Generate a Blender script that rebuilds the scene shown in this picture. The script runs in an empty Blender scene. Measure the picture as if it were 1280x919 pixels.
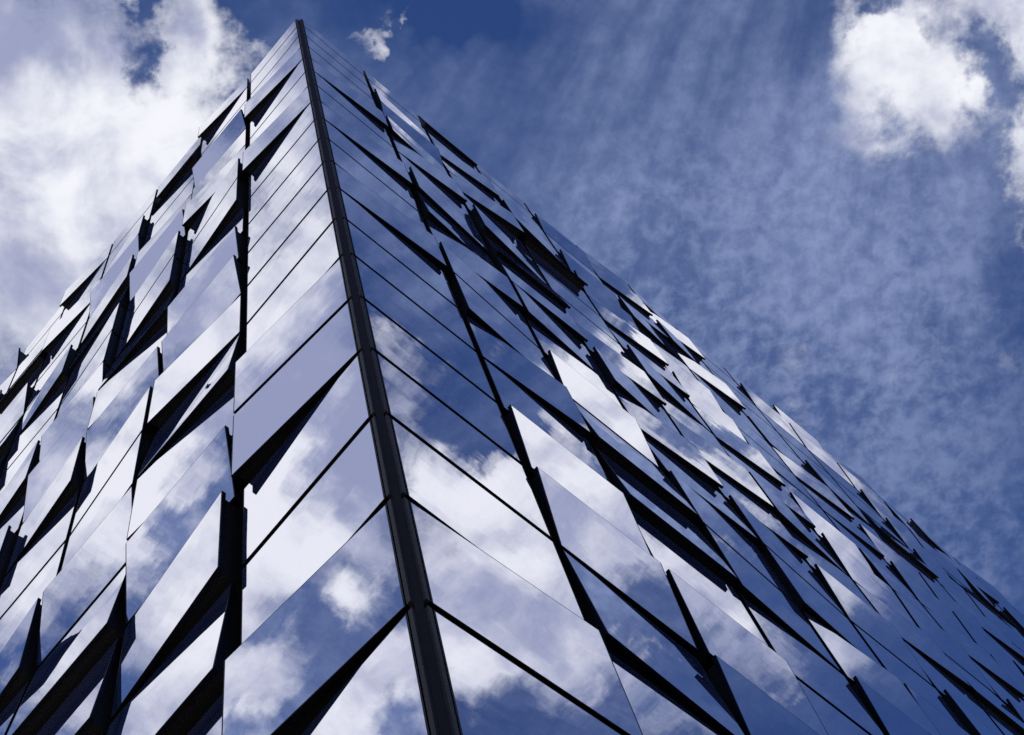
import bpy, math, random
import numpy as np
from mathutils import Matrix, Vector

random.seed(7)
C = bpy.context.scene.collection
scene = bpy.context.scene

# ------------------------------------------------------------------ metric set-up
ROW = 1.9                      # storey-panel height in metres
H0 = 42.72                     # height of the first full joint below the parapet
AZ_L, AZ_R = 2.4315467, 0.8564805   # plan directions of the two facades from the corner
W_L, W_R = 0.84516 * ROW, 0.90154 * ROW
POST = 0.0600569 * ROW         # half-width of the corner post
TOP = -1.7672                  # parapet line, in rows
LAST = 22                      # rows down to the pavement
D_L = np.array([math.cos(AZ_L), math.sin(AZ_L), 0.0])
D_R = np.array([math.cos(AZ_R), math.sin(AZ_R), 0.0])
N_L, N_R = -D_R, -D_L          # outward normals (right-angled corner)
UP = np.array([0, 0, 1.0])
DEPTH = 0.105 * ROW            # cassette cavity in front of the core wall
HG = 0.028 * ROW               # half the joint width
UNIT_L, UNIT_R = 0.075 * ROW, 0.041 * ROW       # how far a tilted edge stands out

def span(side, k):
    """start and end of column k along its facade, in column widths"""
    if k == 1:
        return 0.0, 1.0
    if side == 'L':
        a = 1.075 + (k - 2) * 1.035
        return a, a + 0.985
    a = 1.06 + (k - 2) * 0.955
    return a, a + 0.90

def point(side, u, n, o=0.0):
    d, w, nn = (D_L, W_L, N_L) if side == 'L' else (D_R, W_R, N_R)
    return d * (POST + u * w) + nn * o + UP * (H0 - n * ROW)

# ------------------------------------------------------------------ camera
cam_d = bpy.data.cameras.new('camera')
cam = bpy.data.objects.new('camera', cam_d)
C.objects.link(cam)
RIGHT = Vector((0.98098959, 0.14660594, -0.1271461))
CUP = Vector((0.17707455, -0.94430017, 0.27738385))
FWD = Vector((0.07939796, 0.294625, 0.95230881))
CAMLOC = Vector((-0.06339207 * ROW, -2.42326 * ROW, H0 - 21.61489 * ROW))
cam.matrix_world = Matrix(((RIGHT.x, CUP.x, -FWD.x, CAMLOC.x), (RIGHT.y, CUP.y, -FWD.y, CAMLOC.y),
                           (RIGHT.z, CUP.z, -FWD.z, CAMLOC.z), (0, 0, 0, 1)))
cam_d.sensor_width = 36
cam_d.lens = 2400.03 / 1280 * 36
cam_d.clip_start = 0.05
cam_d.clip_end = 6000
scene.camera = cam

# ------------------------------------------------------------------ materials
def mat(name):
    m = bpy.data.materials.new(name)
    m.use_nodes = True
    nt = m.node_tree
    b = nt.nodes['Principled BSDF']
    return m, nt, b

def glass_material():
    m, nt, b = mat('mirror_glass')
    b.inputs['Base Color'].default_value = (0.93, 0.93, 0.985, 1)
    b.inputs['Metallic'].default_value = 1.0
    b.inputs['Roughness'].default_value = 0.012
    tc = nt.nodes.new('ShaderNodeNewGeometry')
    oi = nt.nodes.new('ShaderNodeObjectInfo')
    # faint dust film: a little variation in tint and gloss
    n1 = nt.nodes.new('ShaderNodeTexNoise'); n1.inputs['Scale'].default_value = 1.3; n1.inputs['Detail'].default_value = 6
    nt.links.new(tc.outputs['Position'], n1.inputs['Vector'])
    mr = nt.nodes.new('ShaderNodeMapRange')
    mr.inputs['From Min'].default_value = 0.3; mr.inputs['From Max'].default_value = 0.75
    mr.inputs['To Min'].default_value = 0.0; mr.inputs['To Max'].default_value = 0.006
    nt.links.new(n1.outputs['Fac'], mr.inputs['Value']); nt.links.new(mr.outputs['Result'], b.inputs['Roughness'])
    # the pane's slight waviness
    ad = nt.nodes.new('ShaderNodeVectorMath'); ad.operation = 'MULTIPLY_ADD'
    cx = nt.nodes.new('ShaderNodeCombineXYZ')
    for i in range(3):
        nt.links.new(oi.outputs['Random'], cx.inputs[i])
    nt.links.new(cx.outputs[0], ad.inputs[0]); ad.inputs[1].default_value = (37, 51, 23)
    nt.links.new(tc.outputs['Position'], ad.inputs[2])
    n2 = nt.nodes.new('ShaderNodeTexNoise'); n2.inputs['Scale'].default_value = 0.55; n2.inputs['Detail'].default_value = 1.5
    nt.links.new(ad.outputs[0], n2.inputs['Vector'])
    n3 = nt.nodes.new('ShaderNodeTexNoise'); n3.inputs['Scale'].default_value = 3.0; n3.inputs['Detail'].default_value = 1.0
    nt.links.new(ad.outputs[0], n3.inputs['Vector'])
    mm = nt.nodes.new('ShaderNodeMath'); mm.operation = 'MULTIPLY_ADD'; mm.inputs[1].default_value = 0.06
    nt.links.new(n3.outputs['Fac'], mm.inputs[0]); nt.links.new(n2.outputs['Fac'], mm.inputs[2])
    bp = nt.nodes.new('ShaderNodeBump'); bp.inputs['Strength'].default_value = 1.0; bp.inputs['Distance'].default_value = 0.0045
    nt.links.new(mm.outputs[0], bp.inputs['Height']); nt.links.new(bp.outputs['Normal'], b.inputs['Normal'])
    # the coating's own faint navy body colour
    df = nt.nodes.new('ShaderNodeBsdfDiffuse'); df.inputs['Color'].default_value = (0.26, 0.34, 0.80, 1)
    mx = nt.nodes.new('ShaderNodeMixShader'); mx.inputs[0].default_value = 0.08
    nt.links.new(b.outputs[0], mx.inputs[1]); nt.links.new(df.outputs[0], mx.inputs[2])
    nt.links.new(mx.outputs[0], nt.nodes['Material Output'].inputs['Surface'])
    return m

def metal_material(name, col, rough, scale=6.0, spec=0.4):
    m, nt, b = mat(name)
    tc = nt.nodes.new('ShaderNodeNewGeometry')
    n1 = nt.nodes.new('ShaderNodeTexNoise'); n1.inputs['Scale'].default_value = scale; n1.inputs['Detail'].default_value = 5
    nt.links.new(tc.outputs['Position'], n1.inputs['Vector'])
    r = nt.nodes.new('ShaderNodeMapRange'); r.inputs['To Min'].default_value = 0.8; r.inputs['To Max'].default_value = 1.2
    nt.links.new(n1.outputs['Fac'], r.inputs['Value'])
    mx = nt.nodes.new('ShaderNodeVectorMath'); mx.operation = 'SCALE'; mx.inputs[0].default_value = col
    nt.links.new(r.outputs['Result'], mx.inputs['Scale']); nt.links.new(mx.outputs[0], b.inputs['Base Color'])
    b.inputs['Roughness'].default_value = rough
    b.inputs['Specular IOR Level'].default_value = spec
    return m

GLASS = glass_material()
FRAME = metal_material('black_anodised_metal', (0.038, 0.032, 0.029), 0.45, spec=0.25)
RIM = metal_material('black_edge_seal', (0.006, 0.006, 0.009), 0.5, spec=0.2)
POSTM = metal_material('dark_grey_coated_metal', (0.065, 0.047, 0.036), 0.55, spec=0.1)
STRIPM = metal_material('grey_brushed_trim', (0.085, 0.066, 0.054), 0.5, spec=0.15)
CORE = metal_material('black_weather_membrane', (0.006, 0.006, 0.008), 0.8, spec=0.1)
ROOFM = metal_material('grey_roof_membrane', (0.16, 0.16, 0.17), 0.9)
PAVE = metal_material('granite_paving', (0.22, 0.21, 0.20), 0.85, 0.7)

# ------------------------------------------------------------------ mesh helpers
class MB:
    def __init__(self):
        self.v, self.f, self.m = [], [], []
    def quad(self, a, b, c, d, mi=0):
        i = len(self.v)
        self.v += [tuple(a), tuple(b), tuple(c), tuple(d)]
        self.f.append((i, i + 1, i + 2, i + 3)); self.m.append(mi)
    def poly(self, pts, mi=0):
        i = len(self.v)
        self.v += [tuple(q) for q in pts]
        self.f.append(tuple(range(i, i + len(pts)))); self.m.append(mi)
    def shell(self, front, back, mi_front, mi_side, mi_back=None):
        """closed box between two matching quads"""
        self.quad(*front, mi=mi_front)
        for i in range(4):
            j = (i + 1) % 4
            self.quad(front[j], front[i], back[i], back[j], mi=mi_side)
        self.quad(*back[::-1], mi=mi_side if mi_back is None else mi_back)
    def prism(self, prof, z0, z1, mi=0):
        n = len(prof)
        for i in range(n):
            a, b = prof[i], prof[(i + 1) % n]
            self.quad((a[0], a[1], z0), (b[0], b[1], z0), (b[0], b[1], z1), (a[0], a[1], z1), mi)
        self.poly([(q[0], q[1], z1) for q in prof], mi)
        self.poly([(q[0], q[1], z0) for q in prof[::-1]], mi)
    def build(self, name, mats, parent=None, origin=(0, 0, 0)):
        me = bpy.data.meshes.new(name)
        o3 = np.array(origin)
        me.from_pydata([tuple(np.array(q) - o3) for q in self.v], [], self.f)
        for m in mats:
            me.materials.append(m)
        me.polygons.foreach_set('material_index', self.m)
        me.update()
        ob = bpy.data.objects.new(name, me)
        C.objects.link(ob)
        ob.location = origin
        if parent:
            ob.parent = parent
        return ob

# ------------------------------------------------------------------ the tilt of every panel
# four edge offsets per panel: top-near, top-far, bottom-near, bottom-far (near = towards the corner post)
KIND = {'0': (0, 0, 0, 0), 'F': (0, 1, 0, 1), 'N': (1, 0, 1, 0), 'T': (1, 1, 0, 0), 'B': (0, 0, 1, 1), 'A': (1, 1, 1, 1),
        'G': (-.3, .35, .05, .7), 'H': (.35, -.3, .7, .05), 'D': (.2, -.3, 1, .5)}
TILT = {
    ('L', 1, -1): '0', ('L', 1, 0): '0', ('L', 1, 1): '0', ('L', 1, 2): 'F', ('L', 1, 3): '0', ('L', 1, 4): '0', ('L', 1, 5): 'F', ('L', 1, 6): '0', ('L', 1, 7): '0', ('L', 1, 8): '0', ('L', 1, 9): '0', ('L', 1, 10): '0', ('L', 1, 11): '0', ('L', 1, 12): 'F', ('L', 1, 13): 'F', ('L', 1, 14): '0', ('L', 1, 15): '0', ('L', 1, 16): 'F', ('L', 1, 17): '0', ('L', 1, 18): '0',
    ('L', 2, -1): 'F', ('L', 2, 0): '0', ('L', 2, 1): '0', ('L', 2, 2): 'T', ('L', 2, 3): 'F.3', ('L', 2, 4): 'F', ('L', 2, 5): 'N', ('L', 2, 6): 'N', ('L', 2, 7): '0', ('L', 2, 8): (1, 1, 0.4, 0.4), ('L', 2, 9): 'T', ('L', 2, 10): 'F', ('L', 2, 11): 'B', ('L', 2, 12): 'F', ('L', 2, 13): 'T', ('L', 2, 14): 'N', ('L', 2, 15): 'B', ('L', 2, 16): '0', ('L', 2, 17): '0',
    ('L', 3, -1): '0', ('L', 3, 0): (0, -0.8, 1, 0.2), ('L', 3, 1): '0', ('L', 3, 2): '0', ('L', 3, 3): 'F.6', ('L', 3, 4): 'T', ('L', 3, 5): 'N', ('L', 3, 6): 'N', ('L', 3, 7): 'B', ('L', 3, 8): 'F', ('L', 3, 9): 'T', ('L', 3, 10): 'N', ('L', 3, 11): 'N', ('L', 3, 12): 'T', ('L', 3, 13): 'B', ('L', 3, 14): 'B', ('L', 3, 15): '0',
    ('L', 4, -1): '0', ('L', 4, 0): '0', ('L', 4, 1): 'N', ('L', 4, 2): 'T', ('L', 4, 3): 'N', ('L', 4, 4): 'D', ('L', 4, 5): 'N', ('L', 4, 6): 'N', ('L', 4, 7): 'T', ('L', 4, 8): 'T', ('L', 4, 9): 'N', ('L', 4, 10): '0', ('L', 4, 11): '0', ('L', 4, 12): 'N', ('L', 4, 13): 'B',
    ('L', 5, -1): 'F', ('L', 5, 0): '0', ('L', 5, 1): 'F', ('L', 5, 2): '0', ('L', 5, 3): '0', ('L', 5, 4): 'N', ('L', 5, 5): '0', ('L', 5, 6): '0', ('L', 5, 7): 'N', ('L', 5, 8): '0', ('L', 5, 9): 'N',
    ('L', 6, -1): '0', ('L', 6, 0): '0', ('L', 6, 1): 'B', ('L', 6, 2): '0',
    ('R', 1, -1): '0', ('R', 1, 0): '0', ('R', 1, 1): '0', ('R', 1, 2): '0', ('R', 1, 3): 'F', ('R', 1, 4): '0', ('R', 1, 5): '0', ('R', 1, 6): 'F', ('R', 1, 7): '0', ('R', 1, 8): '0', ('R', 1, 9): 'F', ('R', 1, 10): '0', ('R', 1, 11): '0', ('R', 1, 12): '0', ('R', 1, 13): '0', ('R', 1, 14): '0', ('R', 1, 15): '0', ('R', 1, 16): 'F', ('R', 1, 17): 'F', ('R', 1, 18): '0',
    ('R', 2, -1): '0', ('R', 2, 0): '0', ('R', 2, 1): 'N', ('R', 2, 2): 'T', ('R', 2, 3): 'N', ('R', 2, 4): 'F1.2', ('R', 2, 5): '0', ('R', 2, 6): 'N1.4', ('R', 2, 7): 'H1.8', ('R', 2, 8): 'F', ('R', 2, 9): 'N', ('R', 2, 10): 'N', ('R', 2, 11): 'F', ('R', 2, 12): '0', ('R', 2, 13): (1, 1, 0.3, 0.3), ('R', 2, 14): 'T', ('R', 2, 15): (0, -0.6, 1, 0.4), ('R', 2, 16): '0', ('R', 2, 17): '0',
    ('R', 3, -1): 'B', ('R', 3, 0): '0', ('R', 3, 1): 'F1.5', ('R', 3, 2): 'G1.3', ('R', 3, 3): 'F2', ('R', 3, 4): '0', ('R', 3, 5): 'N1.7', ('R', 3, 6): (0, 0.3, 1.5, 1.8), ('R', 3, 7): (0.6, 0.9, 0.9, 1.2), ('R', 3, 8): 'N', ('R', 3, 9): '0', ('R', 3, 10): 'T', ('R', 3, 11): 'B1.3', ('R', 3, 12): 'B1.3', ('R', 3, 13): '0', ('R', 3, 14): (1, 1, 0.5, 0.5), ('R', 3, 15): 'T', ('R', 3, 16): '0',
    ('R', 4, -1): '0', ('R', 4, 0): '0', ('R', 4, 1): 'N', ('R', 4, 2): 'N1.6', ('R', 4, 3): 'B2', ('R', 4, 4): '0', ('R', 4, 5): '0', ('R', 4, 6): '0', ('R', 4, 7): 'F1.2', ('R', 4, 8): 'N1.2', ('R', 4, 9): 'F1.2', ('R', 4, 10): (-0.4, 0, 0.5, 0.9), ('R', 4, 11): 'N', ('R', 4, 12): 'N', ('R', 4, 13): '0', ('R', 4, 14): '0',
    ('R', 5, -1): '0', ('R', 5, 0): 'T', ('R', 5, 1): '0', ('R', 5, 2): 'T', ('R', 5, 3): 'T', ('R', 5, 4): 'F1.4', ('R', 5, 5): 'G1.4', ('R', 5, 6): 'N1.3', ('R', 5, 7): '0', ('R', 5, 8): 'F1.3', ('R', 5, 9): 'G1.3', ('R', 5, 10): 'N', ('R', 5, 11): 'N', ('R', 5, 12): 'F',
    ('R', 6, -1): 'F', ('R', 6, 0): 'F1.4', ('R', 6, 1): 'G1.4', ('R', 6, 2): 'N1.4', ('R', 6, 3): '0', ('R', 6, 4): 'T', ('R', 6, 5): 'T', ('R', 6, 6): 'F1.3', ('R', 6, 7): 'G1.3', ('R', 6, 8): 'N1.3', ('R', 6, 9): '0', ('R', 6, 10): 'T', ('R', 6, 11): '0',
    ('R', 7, -1): 'N', ('R', 7, 0): 'F1.3', ('R', 7, 1): 'N1.3', ('R', 7, 2): 'F1.3', ('R', 7, 3): '0', ('R', 7, 4): 'N.3', ('R', 7, 5): 'N.3', ('R', 7, 6): '0', ('R', 7, 7): 'T', ('R', 7, 8): 'T', ('R', 7, 9): 'F', ('R', 7, 10): '0',
    ('R', 8, -1): '0', ('R', 8, 0): '0', ('R', 8, 1): '0', ('R', 8, 2): '0', ('R', 8, 3): 'N.3', ('R', 8, 4): 'F', ('R', 8, 5): 'G', ('R', 8, 6): '0', ('R', 8, 7): 'N', ('R', 8, 8): 'T',
    ('R', 9, -1): '0', ('R', 9, 0): 'T', ('R', 9, 1): '0', ('R', 9, 2): '0', ('R', 9, 3): 'N', ('R', 9, 4): '0'}

def tilt(side, k, r):
    t = TILT.get((side, k, r))
    if t is None:
        rr = random.Random('%s%d_%d' % (side, k, r))
        if side == 'L' and k > 5:
            rr.random()
        t = rr.choice(['0', 'F', 'T', 'F', 'B', '0']) if side == 'L' and k > 5 else rr.choice(['0'] * 3 + ['F'] * 4 + ['N'] * 4 + ['T'] * 4 + ['B'] * 2 + ['G', 'H']) if k > 1 else rr.choice(['0', '0', 'F'])
    if isinstance(t, str):
        t = tuple(x * (float(t[1:]) if len(t) > 1 else 1.0) for x in KIND[t[0]])
    u = UNIT_L if side == 'L' else UNIT_R
    return [x * u for x in t]

def panel_geometry(side, k, r, glass, frame, gi=0, ri=1, fi=0):
    """mirror pane with its dark rim into `glass`, the inset casing behind it into `frame`"""
    a, b = span(side, k)
    w = W_L if side == 'L' else W_R
    top = TOP if r == -1 else r - 1
    tn, tf, bn, bf = tilt(side, k, r)
    def quad(inset, back):
        du, dn = inset / w, (HG + inset) / ROW
        t0 = top + (dn if r > -1 else inset / ROW)
        pts = [point(side, a + du, t0, tn - back), point(side, b - du, t0, tf - back),
               point(side, b - du, r - dn, bf - back), point(side, a + du, r - dn, bn - back)]
        return pts if side == 'R' else pts[::-1]
    def flat(inset, o):
        du, dn = inset / w, (HG + inset) / ROW
        t0 = top + (dn if r > -1 else inset / ROW)
        pts = [point(side, a + du, t0, o), point(side, b - du, t0, o), point(side, b - du, r - dn, o), point(side, a + du, r - dn, o)]
        return pts if side == 'R' else pts[::-1]
    # outward-facing order is clockwise in plan seen from outside for R, mirrored for L
    f0, f1 = quad(0.0, 0.0)[::-1], quad(0.0, 0.022 * ROW)[::-1]
    pane = quad(0.0075 * ROW, 0.0)[::-1]          # mirror inside a thin black edge seal
    glass.quad(*pane, mi=gi)
    for i in range(4):
        j = (i + 1) % 4
        glass.quad(f0[i], f0[j], pane[j], pane[i], mi=ri)
        glass.quad(f0[j], f0[i], f1[i], f1[j], mi=ri)
    glass.quad(*f1[::-1], mi=ri)
    g0, g1 = quad(0.020 * ROW, 0.0222 * ROW)[::-1], flat(0.020 * ROW, -DEPTH + 0.004)[::-1]
    frame.shell(g0, g1, fi, fi)
    return point(side, (a + b) / 2, (top + r) / 2)

# ------------------------------------------------------------------ the building
building = bpy.data.objects.new('office_building', None)
C.objects.link(building)
building['label'] = 'tall office block clad in tilted mirror glass panels around a dark corner post'
building['category'] = 'building'

NL, NR = 11, 19
END_L = POST + (span('L', NL)[1] + 0.03) * W_L
END_R = POST + (span('R', NR)[1] + 0.03) * W_R
ZTOP = H0 - TOP * ROW

# core wall, one closed block set behind the cassettes
def plan(sl, sr):
    return D_L * sl + D_R * sr
inn = DEPTH
mb = MB()
corner_in = plan(inn, inn)
prof = [plan(inn, inn), plan(inn, END_R), plan(END_L, END_R), plan(END_L, inn)]
mb.prism([q[:2] for q in prof], 0.0, ZTOP - 0.35)
mb.build('facade_wall', [CORE], building)

mb = MB()
i2 = inn + 0.03
prof = [plan(i2, i2), plan(i2, END_R - 0.03), plan(END_L - 0.03, END_R - 0.03), plan(END_L - 0.03, i2)]
mb.prism([q[:2] for q in prof], ZTOP - 0.349, ZTOP - 0.30)
mb.build('roof', [ROOFM], building)

# corner post: recessed centre and two trim strips
P = POST
zb, zt = 0.0, ZTOP - 0.16 * ROW
c_, e_ = 0.60 * P, 0.22 * P
mb = MB()
prof = [plan(c_ - 0.002, e_), plan(e_, c_ - 0.002), plan(inn - 0.003, inn - 0.003)]
mb.prism([q[:2] for q in prof][::1], zb, zt)
post = mb.build('corner_post', [POSTM], building)
for q in ('L', 'R'):
    mb = MB()
    pts = [(P - 0.012, 0.0), (c_, 0.0), (c_, inn - 0.02), (P - 0.012, inn - 0.02)]
    if q == 'L':
        prof = [plan(a, b) for a, b in pts]
    else:
        prof = [plan(b, a) for a, b in pts]
    for r in range(-1, LAST + 1):
        z1 = (H0 - (r - 1) * ROW - HG) if r > -1 else zt + 0.10 * ROW
        z0 = H0 - r * ROW + HG
        mb.prism([v[:2] for v in prof], z0, z1)
    mb.build('trim_strip', [STRIPM], post)

# rank the panels by the share of the photograph they fill; the hundred largest are parts of their own
def pixel(q):
    d = Vector(q) - CAMLOC
    z = d.dot(FWD)
    if z < 0.1:
        return None
    return 640 + 2400 * d.dot(RIGHT) / z, 459.5 - 2400 * d.dot(CUP) / z

def seen_area(side, k, r):
    a, b = span(side, k)
    top = TOP if r == -1 else r - 1
    cs = [pixel(point(side, u, n)) for u, n in ((a, top), (b, top), (b, r), (a, r))]
    if None in cs:
        return 0.0
    area = abs(sum(cs[i][0] * cs[(i + 1) % 4][1] - cs[(i + 1) % 4][0] * cs[i][1] for i in range(4))) / 2
    hit = 0
    for i in range(7):
        for j in range(7):
            s, t = (i + .5) / 7, (j + .5) / 7
            x = (cs[0][0] * (1 - s) + cs[1][0] * s) * (1 - t) + (cs[3][0] * (1 - s) + cs[2][0] * s) * t
            y = (cs[0][1] * (1 - s) + cs[1][1] * s) * (1 - t) + (cs[3][1] * (1 - s) + cs[2][1] * s) * t
            hit += 0 <= x <= 1280 and 0 <= y <= 919
    return area * hit / 49

every = [(s, k, r) for s, n in (('L', NL), ('R', NR)) for k in range(1, n + 1) for r in range(-1, LAST + 1)]
every.sort(key=lambda q: -seen_area(*q))
for side, k, r in every[:100]:
    g, f = MB(), MB()
    o = panel_geometry(side, k, r, g, f)
    pane = g.build('glass_panel', [GLASS, RIM], building, o)
    fr = f.build('panel_frame', [FRAME], pane, o)
    fr.location = (0, 0, 0)
g = MB()
for side, k, r in every[100:]:
    panel_geometry(side, k, r, g, g, 0, 1, 2)
rest = g.build('glass_panel', [GLASS, RIM, FRAME], building)
rest['kind'] = 'stuff'

# ------------------------------------------------------------------ ground
mb = MB()
mb.quad((-3000, -3000, 0), (3000, -3000, 0), (3000, 3000, 0), (-3000, 3000, 0))
gr = mb.build('ground', [PAVE])
gr['kind'] = 'structure'
gr['label'] = 'grey stone paving that the mirrored office block stands on'
gr['category'] = 'ground'
gr.location.z = -0.004

# ------------------------------------------------------------------ sun and sky
SUN_DIR = Vector((-0.35, 0.75, 1.0)).normalized()
sl = bpy.data.lights.new('sun', 'SUN')
sl.energy = 3.0; sl.angle = math.radians(0.5); sl.color = (1.0, 0.95, 0.88)
sun = bpy.data.objects.new('sun', sl)
C.objects.link(sun)
sun.rotation_euler = SUN_DIR.to_track_quat('Z', 'Y').to_euler()
sun.location = (0, 0, 80)

world = bpy.data.worlds.new('World')
scene.world = world
world.use_nodes = True
nt = world.node_tree
for n in list(nt.nodes):
    nt.nodes.remove(n)
L = nt.links.new
def N(t, **kw):
    n = nt.nodes.new('ShaderNode' + t)
    for k, v in kw.items():
        setattr(n, k, v)
    return n
def M(op, a, b=None, c=None, clamp=False):
    n = N('Math', operation=op, use_clamp=clamp)
    for i, x in enumerate((a, b, c)):
        if x is None:
            continue
        if isinstance(x, (int, float)):
            n.inputs[i].default_value = x
        else:
            L(x, n.inputs[i])
    return n.outputs[0]
def V(op, a, b=None):
    n = N('VectorMath', operation=op)
    for i, x in enumerate((a, b)):
        if x is None:
            continue
        if isinstance(x, (tuple, list)):
            n.inputs[i].default_value = x
        else:
            L(x, n.inputs[i])
    return n.outputs['Value'] if op in ('DOT_PRODUCT', 'LENGTH') else n.outputs['Vector']
def ramp(x, a, b, c=0.0, d=1.0, smooth=True):
    n = N('MapRange', interpolation_type='SMOOTHSTEP' if smooth else 'LINEAR')
    L(x, n.inputs['Value'])
    for k, v in (('From Min', a), ('From Max', b), ('To Min', c), ('To Max', d)):
        n.inputs[k].default_value = v
    return n.outputs['Result']
def noise(vec, scale, detail=6, rough=0.55, off=(0, 0, 0), dist=0.0, lac=2.0):
    n = N('TexNoise')
    n.noise_dimensions = '3D'
    mp = V('ADD', vec, off)
    L(mp, n.inputs['Vector'])
    n.inputs['Scale'].default_value = scale
    n.inputs['Detail'].default_value = detail
    n.inputs['Roughness'].default_value = rough
    n.inputs['Lacunarity'].default_value = lac
    n.inputs['Distortion'].default_value = dist
    return n

tc = N('TexCoord')
sep = N('SeparateXYZ')
L(tc.outputs['Generated'], sep.inputs[0])
zz = M('MAXIMUM', sep.outputs['Z'], 0.06)
cmb = N('CombineXYZ')
L(M('DIVIDE', sep.outputs['X'], zz), cmb.inputs[0])
L(M('DIVIDE', sep.outputs['Y'], zz), cmb.inputs[1])
cloudplane = cmb.outputs[0]           # position on a flat cloud layer one unit overhead
wob = noise(cloudplane, 11, 5, 0.55, (3.1, 7.7, 0))
w2 = V('SUBTRACT', wob.outputs['Color'], (0.5, 0.5, 0.5))
wsc = N('VectorMath', operation='SCALE'); L(w2, wsc.inputs[0]); wsc.inputs['Scale'].default_value = 0.075
wob2 = noise(cloudplane, 30, 6, 0.6, (1.3, 5.2, 0))
wsc2 = N('VectorMath', operation='SCALE'); L(V('SUBTRACT', wob2.outputs['Color'], (0.5, 0.5, 0.5)), wsc2.inputs[0]); wsc2.inputs['Scale'].default_value = 0.05
warped = V('MULTIPLY', V('ADD', V('ADD', cloudplane, wsc.outputs['Vector']), wsc2.outputs['Vector']), (1, 1, 0))

turned = {}
def turn(deg):
    """the cloud plane turned by a multiple of 15 degrees (shared between banks of cloud)"""
    if deg not in turned:
        n = N('VectorRotate'); n.rotation_type = 'Z_AXIS'
        L(warped, n.inputs['Vector']); n.inputs['Angle'].default_value = -math.radians(deg)
        turned[deg] = n.outputs['Vector']
    return turned[deg]

def blobs(items, start):
    acc = start
    for (px, py, deg, rx, ry, wgt) in items:
        c, s_ = math.cos(math.radians(deg)), math.sin(math.radians(deg))
        n = N('VectorMath', operation='MULTIPLY_ADD')
        L(turn(deg), n.inputs[0])
        n.inputs[1].default_value = (1 / rx, 1 / ry, 0)
        n.inputs[2].default_value = (-(c * px + s_ * py) / rx, -(-s_ * px + c * py) / ry, 0)
        acc = M('ADD', acc, ramp(V('LENGTH', n.outputs['Vector']), 0.0, 1.9, wgt, 0.0))
    return acc

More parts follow.
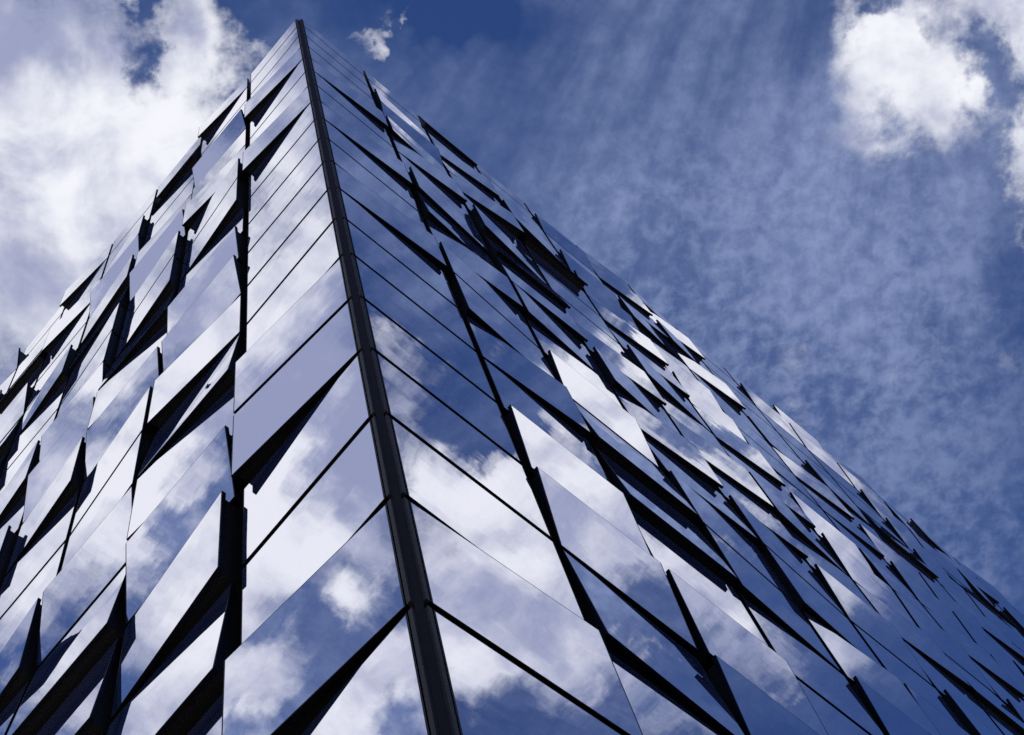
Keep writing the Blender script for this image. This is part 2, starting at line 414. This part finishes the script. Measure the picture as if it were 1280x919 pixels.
CUMULUS = [
    (-0.1092, 0.1222, 90, 0.0872, 0.0938, 1.15),
    (-0.1604, 0.2065, 30, 0.0776, 0.0835, 1.05),
    (-0.0516, 0.1112, 15, 0.0182, 0.0536, 0.6),
    (-0.0849, 0.1139, 15, 0.006, 0.0122, -0.9),
    (-0.0773, 0.0865, 15, 0.0056, 0.0072, -0.7),
    (-0.1618, 0.1847, 90, 0.0169, 0.0203, -0.5),
    (-0.1799, 0.2469, 105, 0.0131, 0.0206, -0.2),
    (-0.0244, 0.1532, 15, 0.0165, 0.0464, -0.7),
    (-0.0163, 0.1145, 90, 0.0065, 0.0082, 0.8),
    (0.0454, 0.1234, 90, 0.0033, 0.0149, 0.7),
    (0.0589, 0.1177, 15, 0.0037, 0.009, 0.65),
    (0.2969, 0.1601, 105, 0.0186, 0.0257, 0.56),
    (0.3104, 0.1571, 105, 0.0051, 0.0071, -0.6),
    (0.3269, 0.1701, 105, 0.0043, 0.0089, -0.5),
    (0.3554, 0.1761, 105, 0.006, 0.0099, -0.4),
    (0.3773, 0.1646, 0, 0.0071, 0.0129, 0.4),
    (0.3324, 0.184, 105, 0.0146, 0.0269, 0.5),
    (0.3516, 0.2074, 105, 0.0087, 0.0118, 0.7),
    (0.3161, 0.2422, 105, 0.0222, 0.0365, -0.4),
    (0.3838, 0.2517, 0, 0.011, 0.0271, 1.05),
    (0.3777, 0.2987, 0, 0.0074, 0.0208, 0.55),
    (0.3625, 0.2013, 0, 0.0135, 0.0241, -0.9),
    (0.3437, 0.1557, 105, 0.0068, 0.0178, 0.3),
    (0.1407, 0.1556, 105, 0.051, 0.1123, -0.3),
    (-0.2974, 0.0187, 90, 0.1432, 0.1543, 1.1),
    (-0.3576, 0.1067, 90, 0.0987, 0.1233, 0.6),
    (-0.3543, -0.0315, 90, 0.0396, 0.0519, 0.5),
    (-0.4298, -0.0208, 0, 0.0146, 0.0269, -0.4),
    (-0.4848, -0.0376, 90, 0.0273, 0.0352, 0.4),
    (-0.3876, 0.059, 90, 0.0173, 0.0189, -0.4),
    (-0.1299, -0.0645, 75, 0.0332, 0.0335, 0.7),
    (-0.2779, -0.0659, 105, 0.0474, 0.0499, 1.0),
    (-0.4628, -0.062, 0, 0.0187, 0.0224, 0.55),
    (-0.4187, -0.121, 150, 0.0116, 0.0212, 0.7),
    (-0.3815, -0.0904, 0, 0.0286, 0.0534, 0.25),
    (-0.4542, -0.0924, 0, 0.0197, 0.027, 0.3),
    (-0.3464, -0.0812, 90, 0.0261, 0.0326, 0.7),
    (-0.4712, -0.0764, 90, 0.0181, 0.0228, 0.6),
    (-0.5184, -0.0382, 90, 0.0181, 0.0208, 0.7),
    (-0.2704, -0.0883, 90, 0.0255, 0.0265, -0.3),
    (-0.4407, -0.0115, 90, 0.0394, 0.0593, 0.8),
    (-0.5387, 0.0124, 90, 0.0403, 0.0472, 0.9),
    (-0.4003, 0.1262, 75, 0.0395, 0.058, 0.5),
    (-0.3419, 0.1618, 75, 0.039, 0.0414, 0.7),
    (-0.3504, 0.2272, 75, 0.0561, 0.0603, 1.0),
    (-0.3367, -0.0051, 90, 0.0214, 0.0275, 0.8),
    (0.436, 0.1163, 0, 0.0546, 0.1067, 1.1),
    (0.3764, 0.0855, 0, 0.0286, 0.045, 0.6),
    (0.3893, 0.1485, 105, 0.0362, 0.0392, 0.7),
    (0.2763, 0.0655, 0, 0.0135, 0.0217, 0.7),
    (0.3154, 0.0777, 90, 0.0198, 0.0324, 0.5),
    (0.3399, 0.1083, 165, 0.0234, 0.0269, -0.7),
    (0.3098, 0.056, 90, 0.0131, 0.0276, 0.35),
    (0.447, 0.0808, 165, 0.0545, 0.065, 1.0),
    (0.3561, 0.1041, 165, 0.0164, 0.0248, 0.65),
    (0.4504, 0.1201, 165, 0.0404, 0.0464, 1.0),
    (0.3769, 0.1145, 165, 0.0336, 0.0363, 0.9),
    (0.3437, 0.1886, 120, 0.0404, 0.0435, 0.8),
    (0.3064, 0.1842, 0, 0.0278, 0.0407, 0.7),
    (0.3371, 0.2436, 0, 0.0332, 0.0463, 0.75),
    (0.4337, 0.2213, 165, 0.035, 0.0423, 0.6),
    (0.3218, 0.2298, 105, 0.022, 0.0274, -0.35),
    (0.4961, 0.2333, 165, 0.0253, 0.0292, -0.6),
    (0.4923, 0.2142, 165, 0.0409, 0.0576, 0.7),
    (0.4992, 0.3932, 165, 0.0469, 0.0755, -0.6),
    (0.4971, 0.286, 165, 0.0358, 0.0442, 0.6),
    (0.454, 0.2465, 165, 0.0401, 0.0481, 0.6),
    (0.4172, 0.2974, 165, 0.0247, 0.0336, 0.5),
    (0.1861, 0.0506, 90, 0.0508, 0.0783, -0.5),
    (0.1443, 0.0832, 135, 0.0126, 0.0339, 2.2),
    (-0.1304, -0.0059, 90, 0.0287, 0.0374, 0.9),
    (0.28, 0.2108, 0, 0.0229, 0.0316, 0.7),
    (0.511, 0.4137, 0, 0.0131, 0.0251, 0.5),
]
VEIL = [
    (0.1029, 0.122, 105, 0.0186, 0.0463, -0.22),
    (0.2623, 0.1544, 135, 0.025, 0.0267, -0.15),
    (0.191, 0.2382, 120, 0.0804, 0.0898, 0.6),
    (0.1624, 0.2199, 150, 0.043, 0.0449, 0.35),
    (0.2903, 0.2288, 135, 0.0518, 0.0559, 0.3),
    (0.2837, 0.3953, 105, 0.0678, 0.0911, 0.35),
    (0.0328, 0.1629, 105, 0.0296, 0.0378, 0.4),
    (0.088, 0.1638, 15, 0.0169, 0.0382, 0.25),
    (-0.0, 0.1114, 60, 0.0162, 0.0165, 0.3),
    (0.1592, 0.1459, 135, 0.0292, 0.0302, 0.2),
    (0.1607, 0.0513, 90, 0.0547, 0.0598, 0.6),
    (0.2188, 0.1268, 165, 0.0442, 0.048, 0.5),
    (0.2346, 0.0793, 105, 0.0258, 0.0266, 0.3),
    (0.4399, 0.1808, 165, 0.1008, 0.1233, 0.75),
    (-0.2114, -0.0644, 105, 0.0509, 0.0796, 0.7),
    (-0.4205, -0.0873, 0, 0.0638, 0.0764, 0.55),
    (-0.5044, -0.0524, 105, 0.0501, 0.0574, 0.7),
    (-0.4798, -0.0377, 105, 0.0363, 0.0403, 0.5),
    (-0.2619, 0.0174, 90, 0.1287, 0.185, 0.4),
    (0.2936, 0.2457, 165, 0.0558, 0.0744, 0.9),
    (-0.3373, 0.1616, 75, 0.0649, 0.0692, 0.7),
    (-0.2704, -0.0883, 90, 0.0341, 0.0354, 0.25),
]
SHADE = [
    (-0.1352, 0.0832, 90, 0.022, 0.0277, 0.5),
    (-0.0519, 0.1235, 15, 0.0203, 0.0372, -0.3),
    (-0.0524, 0.0946, 15, 0.012, 0.0162, 0.5),
    (-0.1032, 0.1524, 90, 0.0334, 0.0367, -0.35),
    (0.3179, 0.1721, 105, 0.0386, 0.0537, -0.2),
    (0.0483, 0.121, 105, 0.0165, 0.0249, -0.8),
    (-0.0151, 0.1147, 105, 0.0123, 0.0163, -0.7),
    (-0.108, 0.1558, 105, 0.0125, 0.0244, 0.15),
    (-0.3806, 0.0086, 150, 0.0522, 0.053, -0.45),
    (-0.3302, 0.1051, 90, 0.0851, 0.1167, -0.25),
    (-0.3325, 0.05, 90, 0.0429, 0.0555, -0.3),
    (-0.185, -0.0187, 90, 0.0546, 0.0736, -0.45),
    (-0.3363, -0.045, 90, 0.0263, 0.061, 0.4),
    (-0.2779, -0.0659, 105, 0.0648, 0.0777, 0.25),
    (-0.134, -0.0652, 90, 0.05, 0.0506, 0.6),
    (-0.3464, -0.0812, 90, 0.0525, 0.0565, 0.4),
    (-0.4628, -0.062, 105, 0.0223, 0.0247, -0.15),
    (-0.3367, -0.0051, 90, 0.0257, 0.0322, -0.5),
    (-0.4187, -0.121, 0, 0.017, 0.0203, -0.8),
    (0.4464, 0.1254, 0, 0.0701, 0.1214, -0.1),
    (0.4504, 0.1201, 165, 0.0505, 0.0559, 0.15),
    (0.3769, 0.1145, 165, 0.0386, 0.0453, -0.4),
    (0.3479, 0.2716, 0, 0.048, 0.0703, -0.2),
    (0.3798, 0.1485, 105, 0.0406, 0.0439, 0.2),
    (0.4634, 0.2373, 0, 0.0456, 0.0719, 0.3),
]
MOTTLE = [
    (0.2204, 0.2934, 105, 0.069, 0.087, 0.6),
    (0.2884, 0.3962, 120, 0.0675, 0.0819, 0.5),
    (0.1861, 0.3148, 105, 0.0275, 0.0319, 0.2),
    (0.3239, 0.4833, 120, 0.0394, 0.0454, 0.25),
    (0.3093, 0.2681, 135, 0.0481, 0.0524, 0.3),
    (0.1558, 0.2365, 105, 0.0353, 0.0398, 0.25),
]

cov = blobs(CUMULUS, -0.5)
vei = blobs(VEIL, 0.04)
mot = blobs(MOTTLE, 0.0)
shd = blobs(SHADE, 0.0)

n_big = noise(cloudplane, 10, 8, 0.60, (0.4, 0.9, 0), 0.2)
n_small = noise(cloudplane, 38, 7, 0.66, (5.4, 1.9, 0), 0.3)
dens = M('ADD', M('MULTIPLY', n_big.outputs['Fac'], 0.66), M('MULTIPLY', n_small.outputs['Fac'], 0.34))
a_cum = ramp(M('ADD', M('MULTIPLY', M('SUBTRACT', dens, 0.5), 4.0), cov), -0.16, 0.90)

# high veil: cirrus streaks fanning out from one point, and mottled grains
fq = N('SeparateXYZ'); L(V('ADD', V('SUBTRACT', cloudplane, (0.3690, -0.1745, 0)), V('MULTIPLY', wsc.outputs['Vector'], (0.22, 0.22, 0))), fq.inputs[0])
fan = N('CombineXYZ')
L(M('ARCTAN2', fq.outputs['Y'], fq.outputs['X']), fan.inputs[0])
L(M('MULTIPLY', M('SQRT', M('ADD', M('MULTIPLY', fq.outputs['X'], fq.outputs['X']), M('MULTIPLY', fq.outputs['Y'], fq.outputs['Y']))), 0.28), fan.inputs[1])
v1 = noise(fan.outputs[0], 20, 5, 0.52, (2, 2, 0))
v2 = noise(cloudplane, 95, 5, 0.62, (9, 4, 0), 0.2)
v3 = noise(cloudplane, 14, 5, 0.55, (1, 6, 0))
vm = M('ADD', M('MULTIPLY', v1.outputs['Fac'], 0.68), M('MULTIPLY', v3.outputs['Fac'], 0.32))
gm = M('ADD', M('MULTIPLY', v2.outputs['Fac'], 0.5), M('MULTIPLY', v3.outputs['Fac'], 0.5))
raw = M('ADD', M('MULTIPLY', ramp(vm, 0.36, 0.66, 0.35, 1.05), vei), M('MULTIPLY', ramp(gm, 0.38, 0.62, 0.05, 1.0), mot))
grain = ramp(M('ADD', M('MULTIPLY', v2.outputs['Fac'], 0.7), M('MULTIPLY', n_small.outputs['Fac'], 0.3)), 0.33, 0.67, 0.72, 1.18)
a_veil = M('MULTIPLY', M('MULTIPLY', M('SUBTRACT', 1.0, M('EXPONENT', M('MULTIPLY', raw, -1.35))), 0.84), grain, clamp=True)

# light and shadowed parts of the cumulus
s1 = noise(cloudplane, 17, 5, 0.55, (7.3, 3.3, 0), 0.3)
thick = M('MULTIPLY_ADD', cov, 0.05, M('ADD', M('ADD', M('MULTIPLY', s1.outputs['Fac'], 2.6), M('MULTIPLY', n_small.outputs['Fac'], 0.5)), shd))
grey = ramp(thick, 1.05, 2.15)

sky = N('TexSky')
sky.sky_type = 'NISHITA'
sky.sun_disc = False
sky.sun_elevation = math.asin(SUN_DIR.z)
sky.sun_rotation = math.atan2(SUN_DIR.x, SUN_DIR.y)
sky.air_density = 1.0; sky.dust_density = 0.3; sky.ozone_density = 3.0
tint = V('MULTIPLY', sky.outputs['Color'], (0.25, 0.38, 0.66))
def mixc(f, a, b):
    n = N('Mix', data_type='RGBA')
    L(f, n.inputs['Factor'])
    for s, x in ((6, a), (7, b)):
        if isinstance(x, tuple):
            n.inputs[s].default_value = x
        else:
            L(x, n.inputs[s])
    return n.outputs[2]
WHITE, GREY, VEILC = (9.2, 9.3, 9.9, 1), (3.3, 3.65, 5.5, 1), (2.7, 3.4, 5.7, 1)
cumc = mixc(grey, WHITE, GREY)
c1 = mixc(a_veil, tint, VEILC)
c2 = mixc(a_cum, c1, cumc)
bg = N('Background'); bg.inputs['Strength'].default_value = 0.1
L(c2, bg.inputs['Color'])
out = N('OutputWorld')
L(bg.outputs[0], out.inputs['Surface'])
world.cycles.sampling_method = 'MANUAL'
world.cycles.sample_map_resolution = 512

# ------------------------------------------------------------------ render settings
scene.render.engine = 'CYCLES'
scene.view_settings.view_transform = 'Standard'
scene.view_settings.look = 'None'
scene.view_settings.exposure = 0.0
scene.view_settings.gamma = 1.0
scene.view_settings.use_curve_mapping = False
scene.cycles.max_bounces = 8
scene.cycles.glossy_bounces = 6
scene.cycles.use_denoising = False
scene.cycles.sample_clamp_indirect = 4.0
scene.render.resolution_x = 1024
scene.render.resolution_y = 735
